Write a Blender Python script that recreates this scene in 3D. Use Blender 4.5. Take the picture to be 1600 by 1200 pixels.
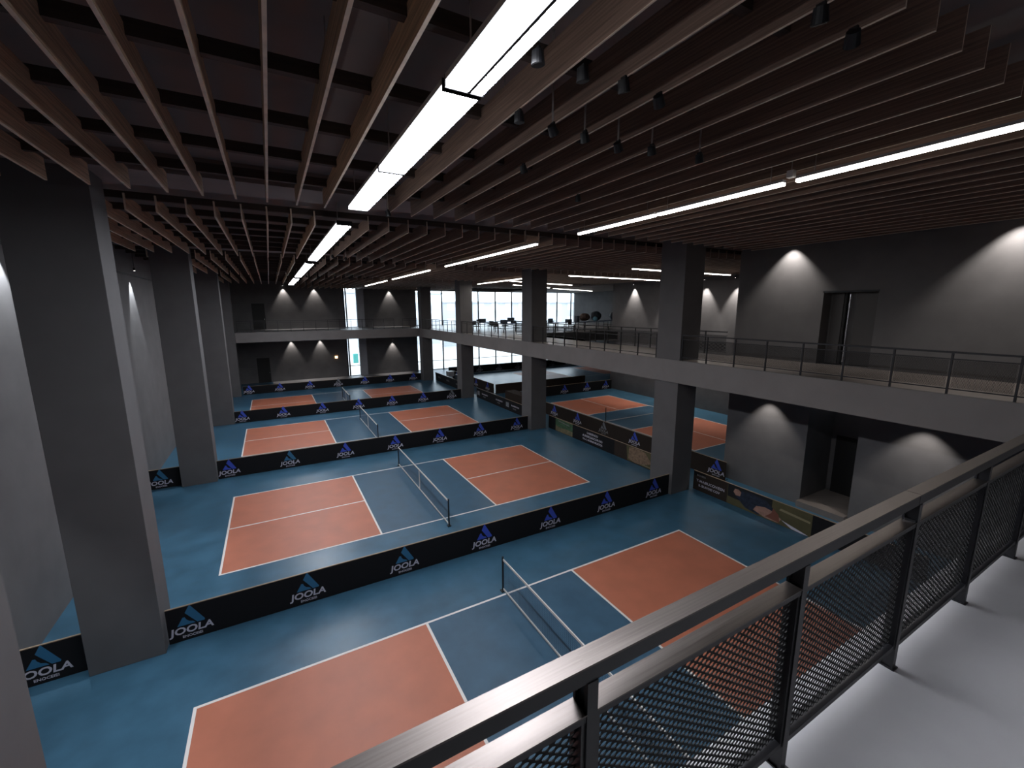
import bpy, math, random
from mathutils import Vector, Matrix
random.seed(7)
for _o in list(bpy.data.objects):
    bpy.data.objects.remove(_o)
SC = bpy.context.scene
COL = SC.collection
PI = math.pi

# ------------------------------------------------------------------ camera
YAW, PITCH, ROLL, FPX = 0.5088, 0.175, -0.0045, 669.14
cd = bpy.data.cameras.new('camera')
cam = bpy.data.objects.new('camera', cd)
COL.objects.link(cam)
_F = Vector((math.sin(YAW)*math.cos(PITCH), math.cos(YAW)*math.cos(PITCH), -math.sin(PITCH)))
_R = Vector((math.cos(YAW), -math.sin(YAW), 0))
_U = _R.cross(_F)
_R2 = _R*math.cos(ROLL) + _U*math.sin(ROLL)
_U2 = -_R*math.sin(ROLL) + _U*math.cos(ROLL)
_m = Matrix((_R2, _U2, -_F)).transposed().to_4x4()
_m.translation = Vector((-4.8061, -16.7077, 7.4655))
cam.matrix_world = _m
cd.sensor_width = 36
cd.lens = FPX/1600*36
cd.clip_start = 0.05
cd.clip_end = 400
SC.camera = cam

# ------------------------------------------------------------------ world, exposure
W = bpy.data.worlds.new('sky')
SC.world = W
W.use_nodes = True
nt = W.node_tree
bg = nt.nodes['Background']
bg.inputs[0].default_value = (0.80, 0.90, 1.0, 1)
bg.inputs[1].default_value = 2.1
SC.view_settings.view_transform = 'Standard'
SC.view_settings.look = 'None'
SC.view_settings.exposure = 1.4
SC.view_settings.gamma = 1.0
SC.view_settings.use_curve_mapping = False
SC.cycles.use_denoising = True
SC.cycles.max_bounces = 7
SC.cycles.diffuse_bounces = 4
SC.cycles.glossy_bounces = 3
SC.cycles.transparent_max_bounces = 8
SC.cycles.sample_clamp_indirect = 4
SC.cycles.caustics_reflective = False
SC.cycles.caustics_refractive = False

STRIP_L = 21.0       # emission of the broad cool lights
STRIP_R = 15.0        # emission of the narrow warm lights
WASH = 34.0          # watts of one wall washer

# ------------------------------------------------------------------ materials
def mat(name, col, rough=0.6, metal=0.0, spec=0.5, emit=None, estr=0.0):
    m = bpy.data.materials.new(name)
    m.use_nodes = True
    b = m.node_tree.nodes['Principled BSDF']
    b.inputs['Base Color'].default_value = (*col, 1)
    b.inputs['Roughness'].default_value = rough
    b.inputs['Metallic'].default_value = metal
    b.inputs['Specular IOR Level'].default_value = spec
    if emit:
        b.inputs['Emission Color'].default_value = (*emit, 1)
        b.inputs['Emission Strength'].default_value = estr
    return m

def mottle(m, col, amt=0.25, scale=2.0, stretch=(1, 1, 1), rough=None, detail=5.0, bump=0.0):
    """noise between two tones of the base colour, in object space"""
    t = m.node_tree; N = t.nodes; Lk = t.links
    b = N['Principled BSDF']
    tc = N.new('ShaderNodeTexCoord'); mp = N.new('ShaderNodeMapping')
    mp.inputs['Scale'].default_value = stretch
    no = N.new('ShaderNodeTexNoise'); no.inputs['Scale'].default_value = scale
    no.inputs['Detail'].default_value = detail
    cr = N.new('ShaderNodeValToRGB')
    cr.color_ramp.elements[0].position = 0.3; cr.color_ramp.elements[1].position = 0.7
    cr.color_ramp.elements[0].color = (*[c*(1-amt) for c in col], 1)
    cr.color_ramp.elements[1].color = (*[min(1, c*(1+amt)) for c in col], 1)
    Lk.new(tc.outputs['Object'], mp.inputs['Vector']); Lk.new(mp.outputs[0], no.inputs['Vector'])
    Lk.new(no.outputs['Fac'], cr.inputs[0]); Lk.new(cr.outputs[0], b.inputs['Base Color'])
    if rough:
        mr = N.new('ShaderNodeMapRange')
        mr.inputs['To Min'].default_value = rough[0]; mr.inputs['To Max'].default_value = rough[1]
        Lk.new(no.outputs['Fac'], mr.inputs['Value']); Lk.new(mr.outputs[0], b.inputs['Roughness'])
    if bump:
        bp = N.new('ShaderNodeBump'); bp.inputs['Strength'].default_value = bump; bp.inputs['Distance'].default_value = 0.002
        Lk.new(no.outputs['Fac'], bp.inputs['Height']); Lk.new(bp.outputs[0], b.inputs['Normal'])
    return m

M = {}
def mk(name, col, rg=0.6, metal=0.0, spec=0.5, amt=0, **k):
    m = mat(name, col, rg, metal, spec)
    if amt:
        mottle(m, col, amt, **k)
    M[name] = m
    return m

mk('wall', (0.135, 0.131, 0.133), 0.75, amt=0.10, scale=1.3, detail=8)
mk('fascia', (0.185, 0.175, 0.172), 0.7, amt=0.08, scale=1.1, detail=8)
mk('column', (0.100, 0.097, 0.100), 0.7, amt=0.08, scale=1.5, detail=8)
mk('slab', (0.21, 0.18, 0.17), 0.8, amt=0.12, scale=0.8)
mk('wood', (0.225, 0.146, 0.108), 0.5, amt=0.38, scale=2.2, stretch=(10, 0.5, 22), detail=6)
mk('wood_lit', (0.560, 0.385, 0.255), 0.55, amt=0.38, scale=2.2, stretch=(10, 0.5, 22), detail=6)  # same timber for the left baffles, brightness of their lit sides painted in
mk('ply_edge', (0.80, 0.66, 0.52), 0.6, amt=0.15, scale=6)
mk('batten', (0.050, 0.034, 0.026), 0.6, amt=0.3, scale=3, stretch=(0.5, 8, 8))
mk('blue', (0.038, 0.108, 0.172), 0.50, amt=0.17, scale=1.6, detail=9, rough=(0.27, 0.44), bump=0.08)
mk('kitchen_blue', (0.042, 0.100, 0.160), 0.50, amt=0.14, scale=1.8, detail=9, rough=(0.27, 0.44), bump=0.08)
mk('red', (0.420, 0.140, 0.082), 0.50, amt=0.09, scale=1.4, detail=8, rough=(0.42, 0.56), bump=0.06)
mk('line', (0.70, 0.68, 0.66), 0.5)
mk('balcony', (0.34, 0.335, 0.345), 0.42, amt=0.09, scale=1.6, detail=9, rough=(0.36, 0.55))
mk('mezz', (0.20, 0.175, 0.16), 0.35, amt=0.14, scale=1.2, detail=7)
mk('rail_metal', (0.135, 0.118, 0.110), 0.36, metal=1.0, amt=0.14, scale=3.0, stretch=(1.0, 60, 60), detail=4, rough=(0.28, 0.46))
mk('post_metal', (0.015, 0.015, 0.018), 0.38)
mk('mesh_metal', (0.0035, 0.0035, 0.004), 0.55, spec=0.25)
mk('black', (0.006, 0.006, 0.007), 0.6)
mk('black_cloth', (0.0050, 0.0050, 0.0065), 0.8, spec=0.3)
mk('brown_cloth', (0.026, 0.018, 0.014), 0.8, spec=0.3)
mk('barrier_edge', (0.30, 0.22, 0.15), 0.5)
mk('teal', (0.028, 0.140, 0.270), 0.6)
mk('royal', (0.045, 0.085, 0.520), 0.6)
mk('grey_print', (0.16, 0.17, 0.19), 0.6)
mk('white_print', (0.52, 0.50, 0.58), 0.6)
mk('dim_print', (0.20, 0.19, 0.20), 0.6)
mk('olive', (0.075, 0.066, 0.028), 0.7, amt=0.2, scale=2)
mk('olive_light', (0.22, 0.19, 0.11), 0.7)
mk('green', (0.040, 0.090, 0.045), 0.7, amt=0.5, scale=7)
mk('sand', (0.150, 0.125, 0.070), 0.7, amt=0.3, scale=5)
mk('tan', (0.190, 0.125, 0.080), 0.7, amt=0.4, scale=9)
mk('navy', (0.012, 0.018, 0.035), 0.6, amt=0.5, scale=9)
mk('skin_print', (0.30, 0.17, 0.13), 0.7, amt=0.2, scale=7)
mk('rust', (0.16, 0.055, 0.035), 0.7)
mk('net', (0.02, 0.04, 0.09), 0.7)
mk('net_post', (0.035, 0.035, 0.035), 0.4, metal=0.4)
mk('tape', (0.66, 0.63, 0.60), 0.6)
mk('steel', (0.60, 0.60, 0.62), 0.25, metal=1.0)
mk('door', (0.006, 0.006, 0.006), 0.6)
mk('pier_lit', (0.42, 0.43, 0.47), 0.7, amt=0.06)  # grey wall made paler here, its bright lighting put into the colour
mk('door_leaf', (0.085, 0.078, 0.075), 0.5)
mk('frame', (0.020, 0.022, 0.026), 0.5)
mk('navy_top', (0.015, 0.030, 0.070), 0.35)
mk('leg_black', (0.012, 0.012, 0.014), 0.45)
mk('bag', (0.014, 0.022, 0.034), 0.6, amt=0.5, scale=5)
mk('bag_brown', (0.050, 0.030, 0.022), 0.6)
mk('pale_blue', (0.10, 0.25, 0.34), 0.5)
mk('housing', (0.32, 0.32, 0.33), 0.4)
mk('can', (0.005, 0.005, 0.007), 0.5)
mk('chrome_rod', (0.50, 0.46, 0.44), 0.35, metal=0.8)
mk('paving', (0.45, 0.44, 0.42), 0.9, amt=0.1, scale=0.5)
mk('render_pale', (0.62, 0.63, 0.66), 0.9, amt=0.05, scale=0.3)
mk('render_grey', (0.42, 0.44, 0.48), 0.9, amt=0.05, scale=0.3)
mk('green_box', (0.06, 0.30, 0.27), 0.6)
M['tube_cool'] = mat('tube_cool', (0.9, 0.9, 0.9), 0.5, emit=(0.90, 0.93, 1.0), estr=STRIP_L)
M['tube_warm'] = mat('tube_warm', (0.9, 0.9, 0.9), 0.5, emit=(1.0, 0.93, 0.86), estr=STRIP_R)
M['lens'] = mat('lens', (0.9, 0.9, 0.9), 0.4, emit=(1.0, 0.95, 0.9), estr=2)
M['side_cool'] = mat('side_cool', (0.9, 0.9, 0.9), 0.5, emit=(0.90, 0.93, 1.0), estr=STRIP_L*0.12)
M['side_warm'] = mat('side_warm', (0.9, 0.9, 0.9), 0.5, emit=(1.0, 0.93, 0.86), estr=STRIP_R*0.12)
M['exit_lamp'] = mat('exit_lamp', (0.9, 0.6, 0.3), 0.4, emit=(1.0, 0.55, 0.25), estr=2.5)
g = bpy.data.materials.new('glass'); g.use_nodes = True
t = g.node_tree; t.nodes.remove(t.nodes['Principled BSDF'])
tr = t.nodes.new('ShaderNodeBsdfTransparent'); tr.inputs[0].default_value = (0.93, 0.96, 0.97, 1)
gl = t.nodes.new('ShaderNodeBsdfGlossy'); gl.inputs['Roughness'].default_value = 0.02
fr = t.nodes.new('ShaderNodeFresnel'); fr.inputs[0].default_value = 1.45
mx = t.nodes.new('ShaderNodeMixShader')
t.links.new(fr.outputs[0], mx.inputs[0]); t.links.new(tr.outputs[0], mx.inputs[1]); t.links.new(gl.outputs[0], mx.inputs[2])
t.links.new(mx.outputs[0], t.nodes['Material Output'].inputs[0])
M['glass'] = g

# ------------------------------------------------------------------ mesh helpers
class MB:
    def __init__(s):
        s.v = []; s.f = []; s.mi = []
    def quad(s, a, b, c, d, mi=0):
        n = len(s.v); s.v += [a, b, c, d]; s.f.append((n, n+1, n+2, n+3)); s.mi.append(mi)
    def box(s, x0, x1, y0, y1, z0, z1, mi=0, mis=None, bev=0.0):
        if x0 > x1: x0, x1 = x1, x0
        if y0 > y1: y0, y1 = y1, y0
        if z0 > z1: z0, z1 = z1, z0
        n = len(s.v)
        s.v += [(x0,y0,z0),(x1,y0,z0),(x1,y1,z0),(x0,y1,z0),(x0,y0,z1),(x1,y0,z1),(x1,y1,z1),(x0,y1,z1)]
        F = [(0,3,2,1),(4,5,6,7),(0,1,5,4),(1,2,6,5),(2,3,7,6),(3,0,4,7)]   # bottom top -y +x +y -x
        for i, q in enumerate(F):
            s.f.append(tuple(n+k for k in q)); s.mi.append(mis[i] if mis else mi)
        return s
    def prism(s, pts, ax, a0, a1, mi=0):
        """polygon pts (2D, ccw) extruded along axis ax from a0 to a1"""
        def P(u, w, a):
            return {'x': (a, u, w), 'y': (u, a, w), 'z': (u, w, a)}[ax]
        n = len(s.v); k = len(pts)
        s.v += [P(u, w, a0) for u, w in pts] + [P(u, w, a1) for u, w in pts]
        s.f.append(tuple(range(n, n+k))[::-1]); s.mi.append(mi)
        s.f.append(tuple(range(n+k, n+2*k))); s.mi.append(mi)
        for i in range(k):
            j = (i+1) % k
            s.f.append((n+i, n+j, n+k+j, n+k+i)); s.mi.append(mi)
        return s
    def tube(s, a, b, r, r2=None, n=10, mi=0):
        a = Vector(a); b = Vector(b); r2 = r if r2 is None else r2
        d = (b-a).normalized()
        u = d.orthogonal().normalized(); w = d.cross(u)
        k = len(s.v)
        for P, rr in ((a, r), (b, r2)):
            for i in range(n):
                t_ = 2*PI*i/n
                s.v.append(tuple(P + u*math.cos(t_)*rr + w*math.sin(t_)*rr))
        for i in range(n):
            j = (i+1) % n
            s.f.append((k+i, k+j, k+n+j, k+n+i)); s.mi.append(mi)
        s.f.append(tuple(range(k, k+n))[::-1]); s.mi.append(mi)
        s.f.append(tuple(range(k+n, k+2*n))); s.mi.append(mi)
        return s
    def blob(s, c, r, n=10, m=7, mi=0, jit=0.0):
        k = len(s.v); cx, cy, cz = c; rx, ry, rz = r
        for i in range(1, m):
            ph = PI*i/m
            for j in range(n):
                th = 2*PI*j/n; q = 1+random.uniform(-jit, jit)
                s.v.append((cx+rx*q*math.sin(ph)*math.cos(th), cy+ry*q*math.sin(ph)*math.sin(th), cz+rz*q*math.cos(ph)))
        s.v += [(cx, cy, cz+rz), (cx, cy, cz-rz)]
        top = len(s.v)-2; bot = top+1
        for i in range(m-2):
            for j in range(n):
                a = k+i*n+j; b = k+i*n+(j+1) % n
                s.f.append((a, a+n, b+n, b)); s.mi.append(mi)
        for j in range(n):
            s.f.append((top, k+j, k+(j+1) % n)); s.mi.append(mi)
            a = k+(m-2)*n
            s.f.append((bot, a+(j+1) % n, a+j)); s.mi.append(mi)
        return s
    def mesh(s, name, mats):
        me = bpy.data.meshes.new(name)
        me.from_pydata(s.v, [], s.f)
        for m_ in (mats if isinstance(mats, (list, tuple)) else [mats]):
            me.materials.append(M[m_])
        me.polygons.foreach_set('material_index', s.mi)
        me.update()
        return me
    def build(s, name, mats, parent=None, loc=(0, 0, 0), rz=0.0, bevel=0.0):
        return obj(name, s.mesh(name, mats), parent, loc, rz, bevel)

def obj(name, data, parent=None, loc=(0, 0, 0), rz=0.0, bevel=0.0):
    o = bpy.data.objects.new(name, data)
    COL.objects.link(o)
    o.location = loc; o.rotation_euler = (0, 0, rz)
    if parent is not None:
        o.parent = parent
    if bevel:
        b = o.modifiers.new('bevel', 'BEVEL'); b.width = bevel; b.segments = 2; b.limit_method = 'ANGLE'
    return o

def tag(o, label, cat, group=None, kind=None):
    o['label'] = label; o['category'] = cat
    if group: o['group'] = group
    if kind: o['kind'] = kind
    return o

def thing(name, label, cat, loc=(0, 0, 0), rz=0.0, group=None):
    o = bpy.data.objects.new(name, None)
    COL.objects.link(o); o.location = loc; o.rotation_euler = (0, 0, rz)
    o.empty_display_size = 0.2
    return tag(o, label, cat, group)

def structure(name, mb, mats, label=None):
    o = mb.build(name, mats)
    o['kind'] = 'structure'
    if label: o['label'] = label
    return o

def copy_tree(src, parent=None):
    c = src.copy(); COL.objects.link(c)
    if parent is not None:
        c.parent = parent
    for ch in list(src.children):
        copy_tree(ch, c)
    return c

def ordn(k):
    base = ['first', 'second', 'third', 'fourth', 'fifth', 'sixth', 'seventh', 'eighth', 'ninth', 'tenth', 'eleventh', 'twelfth', 'thirteenth', 'fourteenth', 'fifteenth', 'sixteenth', 'seventeenth', 'eighteenth', 'nineteenth', 'twentieth']
    if k < 20: return base[k]
    t_ = (k+1)//10; u = (k+1) % 10
    return {2: 'twentieth', 3: 'thirtieth', 4: 'fortieth'}[t_] if u == 0 else {2: 'twenty', 3: 'thirty', 4: 'forty'}[t_]+'-'+base[u-1]
ORD = ['first', 'second', 'third', 'fourth', 'fifth', 'sixth', 'seventh', 'eighth', 'ninth', 'tenth', 'eleventh', 'twelfth', 'thirteenth', 'fourteenth', 'fifteenth', 'sixteenth', 'seventeenth']

ZM = 5.45     # upper floor
ZB = 4.65     # underside of upper floor
ZN = 5.55     # near balcony floor
ZF = 9.60     # underside of the baffles
ZC = 10.35    # ceiling slab

# ------------------------------------------------------------------ shell
structure('floor', MB().box(-10.2, 34.3, -19.2, 34.3, -0.3, 0.0), 'blue', 'blue sports floor of the hall')
structure('ceiling', MB().box(-10.2, 34.3, -19.2, 34.3, ZC, ZC+0.3), 'slab', 'dark ceiling slab above the timber baffles')
structure('wall_left', MB().box(-10.3, -10.0, -19.2, 34.0, 0, ZC), 'wall', 'tall grey wall behind the left pillars')
structure('trim_1', MB().box(-10.0, -9.93, -15, 34.0, 8.95, 9.0), 'frame')
# far wall with slots
fw = MB()
for (x0, x1) in ((-10.0, 2.35), (3.72, 10.45)):
    fw.box(x0, x1, 34.0, 34.3, 0, ZC)
fw.box(2.35, 3.72, 34.0, 34.3, 9.75, ZC)
fw.box(10.45, 34.0, 34.0, 34.3, 9.6, ZC)
fw.box(2.35, 34.0, 34.0, 34.3, ZB, ZM-0.05)
structure('wall_far', fw, 'wall', 'far grey wall with tall slot windows')
structure('trim_3', MB().box(3.74, 4.5, 33.88, 34.0, 0, ZB).box(3.74, 4.5, 33.88, 34.0, ZM, ZC), 'pier_lit', 'pier strip beside the slot window, pale with painted-in light')
# block of rooms on the right, two storeys
bw = MB()
X0 = 12.3
bw.box(X0, X0+0.2, -8.62, -5.4, 0, ZC)
bw.box(X0, X0+0.2, -10.2, -8.62, 4.5, ZM)
bw.box(X0, X0+0.2, -10.2, -8.62, 8.0, ZC)
bw.box(X0, X0+0.2, -19.2, -10.2, 0, ZC)
bw.box(X0+0.2, 22.7, -5.6, -5.4, 0, ZC)
bw.box(X0+0.2, X0+1.9, -8.62, -8.42, 0, ZB)      # recess cheeks, lower
bw.box(X0+0.2, X0+1.9, -10.4, -10.2, 0, ZB)
bw.box(X0+1.9, X0+2.1, -10.4, -8.42, 0, ZB)
bw.box(X0+0.2, X0+0.7, -10.3, -8.5, 4.5, ZM)
bw.box(X0+0.2, X0+0.55, -8.62, -8.5, ZM, 8.2)    # recess cheeks, upper
bw.box(X0+0.2, X0+0.55, -10.3, -10.2, ZM, 8.2)
bw.box(X0+0.55, X0+0.7, -10.3, -8.5, ZM, 8.3)
bw.box(X0+0.2, X0+0.7, -10.3, -8.5, 8.0, 8.2)
structure('wall_right', bw, 'wall', 'grey block of rooms with doors on two levels')
structure('trim_2', MB().box(X0-0.25, X0+1.9, -10.2, -8.62, 0, 0.22), 'mezz', 'raised concrete threshold before the dark recess')
structure('wall_back', MB().box(22.7, 22.9, -5.6, 13.6, 0, ZC).box(22.9, 34.0, 13.4, 13.6, 0, ZC).box(34.0, 34.3, 13.4, 34.3, 0, ZC), 'wall', 'grey wall beyond the side court')
structure('wall_near', MB().box(-10.2, 12.5, -19.5, -19.2, 0, ZC), 'wall')
structure('ceiling', MB().box(22.9, 34.0, 13.6, 34.0, ZF, ZF+0.1), 'slab')
# upper floors
mz = MB()
mz.box(8.72, 12.0, -15.7, 12.8, ZB, ZM)
mz.box(12.0, X0, -15.7, -5.4, ZB, ZM)
mz.box(8.72, 34.0, 12.8, 34.0, ZB, ZM)
structure('mezzanine_floor', mz, 'mezz', 'upper gallery floor')
structure('mezzanine_floor', MB().box(-10.0, 8.72, 27.3, 34.0, ZB, ZM), 'balcony', 'far gallery floor')
structure('mezzanine_fascia', MB().box(8.68, 8.72, -15.7, 27.3, ZB-0.06, ZM-0.01), 'fascia', 'long grey parapet beam of the right gallery')
structure('mezzanine_fascia', MB().box(-10.0, 8.68, 27.26, 27.3, ZB-0.04, ZM+0.02), 'fascia', 'grey parapet beam of the far gallery')
structure('mezzanine_trim', MB().box(8.69, 8.84, -15.7, 27.2, ZM-0.01, ZM+0.012), 'fascia')
structure('balcony_floor', MB().box(-10.0, X0, -19.2, -15.74, ZB, ZN), 'balcony', 'pale polished concrete floor of the near balcony')
structure('mezzanine_fascia', MB().box(11.96, 12.0, -5.4, 12.8, ZB-0.04, ZM).box(12.0, 22.7, 12.8, 12.84, ZB-0.04, ZM), 'fascia')
# raised pale floor at the far lower wall
structure('lobby_floor', MB().box(-5.1, 9.9, 28.9, 34.0, 0, 0.012), 'balcony')
# beams between the baffle bays
for i, (y0, y1) in enumerate(((-6.0, -4.75), (4.95, 6.05), (15.9, 16.9), (26.7, 27.7))):
    structure('ceiling_beam', MB().box(-10.0, 22.7, y0, y1, 10.0, ZC), 'slab')

# pillars
def pillar(x0, x1, y0, y1, z0, z1, label, group):
    o = MB().box(x0, x1, y0, y1, z0, z1).build('pillar', 'column', bevel=0.008)
    tag(o, label, 'pillar', group)
    return o
YL = [(-11.6, -10.62), (-5.75, -5.42), (5.22, 5.6), (16.2, 16.6), (27.0, 27.25)]
nl = ['square grey pillar cut off by the lower left frame edge', 'massive dark pillar nearest the camera on the left with a sliver of lit side',
      'second tall pillar in the left row, beside the second court', 'third tall pillar in the left row, beside the third court',
      'farthest pillar of the left row by the far gallery']
for (a, b), l in zip(YL, nl):
    x1 = -7.46
    if l.startswith('farthest'):
        pillar(-8.9, x1-0.1, 26.6, 27.25, 0, ZC, l, 'pillars of the left row')
    else:
        pillar(-8.72, x1, a, a+0.86 if a > -6 else b, 0, ZC, l, 'pillars of the left row')
nr = ['nearest grey pillar of the right row, rising through the gallery parapet', 'second grey pillar of the right row beside the photo banners',
      'third grey pillar of the right row before the windows', 'farthest grey pillar of the right row at the gallery corner']
for (y0, y1), l in zip(((-5.6, -4.45), (5.15, 6.3), (16.15, 17.2), (26.6, 27.6)), nr):
    pillar(8.74, 9.82, y0, y1, 0, ZC, l, 'pillars of the right row')

# ------------------------------------------------------------------ timber baffles
BAYS = [(-15.02, -6.27), (-4.1, 4.45), (6.2, 15.4), (17.2, 26.2), (28.0, 33.6)]
BN = ['nearest', 'second', 'third', 'fourth', 'farthest']
DEP = 0.35
def baffle_mesh(L, wood, TH):
    b = MB()
    b.box(-TH/2, TH/2, 0, L, 0.006, DEP, mis=[0, 0, 1, 0, 1, 0])
    b.box(-TH/2, TH/2, 0, L, 0.0, 0.006, mi=1)
    return b.mesh('baffle', [wood, 'ply_edge'])
xs_l = [-8.94, -8.40, -7.86, -7.325, -6.79, -6.25, -5.715, -5.18, -4.645, -4.11, -3.575]
xs_r = [-2.235 + 0.552*i for i in range(45)]
nb = 0
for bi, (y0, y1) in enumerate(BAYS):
    ml = baffle_mesh(y1-y0, 'wood_lit', 0.034); mr_ = baffle_mesh(y1-y0, 'wood', 0.018)
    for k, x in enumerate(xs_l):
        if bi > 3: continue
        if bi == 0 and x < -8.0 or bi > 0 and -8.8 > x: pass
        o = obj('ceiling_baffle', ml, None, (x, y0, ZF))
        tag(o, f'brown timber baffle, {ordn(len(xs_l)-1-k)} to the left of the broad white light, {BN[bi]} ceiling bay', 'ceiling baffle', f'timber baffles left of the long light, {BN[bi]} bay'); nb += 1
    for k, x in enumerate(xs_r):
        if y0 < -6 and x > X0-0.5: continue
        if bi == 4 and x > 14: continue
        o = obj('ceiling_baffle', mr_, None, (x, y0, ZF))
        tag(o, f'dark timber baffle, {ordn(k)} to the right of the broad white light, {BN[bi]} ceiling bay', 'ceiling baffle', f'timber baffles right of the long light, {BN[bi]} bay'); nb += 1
# cross battens that carry them
for bi, (y0, y1) in enumerate(BAYS[:4]):
    n = 7 if bi else 6
    ys = [-14.15, -12.73, -11.3, -9.86, -8.43, -7.0] if bi == 0 else [y0+0.1+(y1-y0-0.3)*k/(n-1) for k in range(n)]
    xr = X0-0.05 if bi == 0 else 22.65
    me = MB().box(-9.9, xr, -0.05, 0.05, 0, 0.15).mesh('cross_batten', ['batten'])
    for k, y in enumerate(ys):
        if bi == 0 and k == 2:
            me_ = MB().box(-7.4, xr, -0.05, 0.05, 0, 0.15).mesh('cross_batten', ['batten'])
        else:
            me_ = me
        o = obj('cross_batten', me_, None, (0, y, ZF+DEP-0.10))
        tag(o, f'dark cross batten over the baffles, {ordn(k)} from the near end of the {BN[bi]} ceiling bay', 'batten', f'cross battens of the {BN[bi]} bay')

# ------------------------------------------------------------------ linear lights
def strip(name, label, p0, p1, w, h, tube, group, twin=False, rods=()):
    """p0,p1 ends (x,y) at height z"""
    x0, y0 = p0; x1, y1 = p1
    L = math.hypot(x1-x0, y1-y0); ang = math.atan2(y1-y0, x1-x0)-PI/2
    r = thing(name, label, 'light', (x0, y0, 9.4), ang, group)
    hb = MB().box(-w/2-0.006, w/2+0.006, 0, L, 0.045, 0.045+h)
    if twin:
        MB().box(0.030, 0.056, 0, L, -0.010, 0.044).build('divider', 'can', r)
    hb.build('housing', 'housing', r)
    if w > 0.3:
        for e in (-0.012, L):
            MB().box(-w/2-0.008, w/2+0.008, e, e+0.012, -0.014, 0.045+h).build('end_cap', 'can', r)
    n = max(1, int(L/1.0)); tb = MB()
    segs = [(-w/2, 0.030), (0.056, w/2)] if twin else [(-w/2, w/2)]
    for a, b in segs:
        for k in range(n):
            tb.box(a, b, L*k/n, L*(k+1)/n, 0, 0.044, mis=[0, 1, 1, 1, 1, 1])
    tb.build('diffuser', [tube, tube.replace('tube', 'side')], r)
    for q in rods:
        MB().tube((-w/4, q*L, 0.045+h), (-w/4, q*L, ZC-9.4), 0.008, n=6).build('hanging_rod', 'chrome_rod', r)
    return r
G1 = 'broad white linear lights in a line over the left half of the courts'
XL = -3.09
segL = [(-16.3, -12.78, 'nearest, cut off by the top of the frame'), (-12.70, -10.12, 'second from the camera, hung on a rod'), (-10.06, -7.42, 'third from the camera, brightest end by the baffle gap'),
        (-5.6, 2.9, 'fourth, seen small beyond the first pillar beam'), (4.25, 13.1, 'fifth, short in the distance'), (14.6, 22.9, 'farthest and smallest of the row')]
for y0, y1, l in segL:
    strip('linear_light', f'broad cool white linear light, {l}', (XL, y0), (XL, y1), 0.36 if y0 < -6 else 0.33, 0.05, 'tube_cool', G1, twin=y0 < -12.7, rods=(0.90, ) if y0 < -6 else (0.05, 0.95))
G2 = 'narrow warm linear lights in a line over the right half of the courts'
segR = [(-15.2, -12.62, 'nearest, running off the right frame edge'), (-12.42, -9.82, 'second, starting at the white bracket'), (-9.74, -7.1, 'third, ending over the near right pillar'),
        (-5.0, 3.0, 'fourth, beyond the first baffle gap'), (5.3, 13.1, 'fifth, small in the distance'), (14.7, 22.5, 'farthest of the row by the far wall')]
for y0, y1, l in segR:
    strip('linear_light', f'narrow warm white linear light, {l}', (2.63, y0), (2.63, y1), 0.09, 0.04, 'tube_warm', G2, rods=(0.08, 0.90))
for (a, b, l) in (((11.5, 5.25), (20.3, 6.1), 'long thin warm light across the side gallery, nearer the windows'),
                  ((11.6, 0.0), (20.2, 0.45), 'thin warm light across the side gallery, passing behind the near right pillar'),
                  ((10.2, 15.8), (10.2, 7.5), 'glowing strip standing in for a pale ceiling edge between third and second right pillars'),  # no lamp: pale ceiling edge drawn as an added glowing strip
                  ((10.6, 11.2), (18.4, 14.1), 'slanting thin warm light starting left of the second right pillar'),
                  ((13.5, 15.8), (19.3, 18.9), 'short thin warm light ending just right of the second right pillar'),
                  ((20.5, 20.0), (28.5, 23.6), 'short thin warm light before the blue-grey gym wall')):
    strip('linear_light', l, a, b, 0.09, 0.04, 'tube_warm', 'thin lights of the side gallery', rods=(0.05, 0.95))
o = thing('light_bracket', 'small white joint bracket between two narrow warm lights', 'bracket', (2.63, -12.52, 9.4))
MB().box(-0.05, 0.05, -0.05, 0.05, 0.09, 0.2).build('bracket_block', 'tape', o, bevel=0.006)
MB().tube((0, 0, 0.2), (0, 0, ZC-9.4), 0.008, n=8).build('hanging_rod', 'chrome_rod', o)

# ------------------------------------------------------------------ wall washers (real spot lamps)
def washer(x, y, z, label, group, watts=WASH, ang=74, col=(1.0, 0.93, 0.87), blend=0.55):
    r = thing('wall_washer', label, 'spotlight', (x, y, z), 0, group)
    MB().tube((0, 0, 0.0), (0, 0, 0.12), 0.045, n=16).build('housing', 'can', r)
    MB().tube((0, 0, 0.12), (0, 0, (ZC if z > 6 else ZB)-z), 0.010, n=8).build('stem', 'can', r)
    MB().tube((0, 0, -0.004), (0, 0, 0.0), 0.036, n=16).build('lens', 'lens', r)
    ld = bpy.data.lights.new('wash_lamp', 'SPOT')
    ld.energy = watts; ld.spot_size = math.radians(ang); ld.spot_blend = blend; ld.color = col; ld.shadow_soft_size = 0.03
    l = obj('wash_lamp', ld, r, (0, 0, -0.012))
    return r
gF = 'wall washers of the far wall'
washer(-3.4, 33.80, 9.85, 'small washer lighting the upper far wall, left cone', gF, 142, 66)
washer(-0.5, 33.80, 9.85, 'small washer lighting the upper far wall beside the slot window', gF, 142, 66)
washer(7.35, 33.80, 9.75, 'small washer lighting the upper far wall right of the slot window', gF, 142, 66)
washer(-3.1, 33.80, 4.45, 'small washer under the far gallery, left cone', gF, 117, 62)
washer(-0.3, 33.80, 4.45, 'small washer under the far gallery beside the slot window', gF, 117, 62)
washer(7.45, 33.75, 3.95, 'small washer under the far gallery right of the slot window', gF, 117, 66)
gR = 'wall washers of the right rooms'
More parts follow.
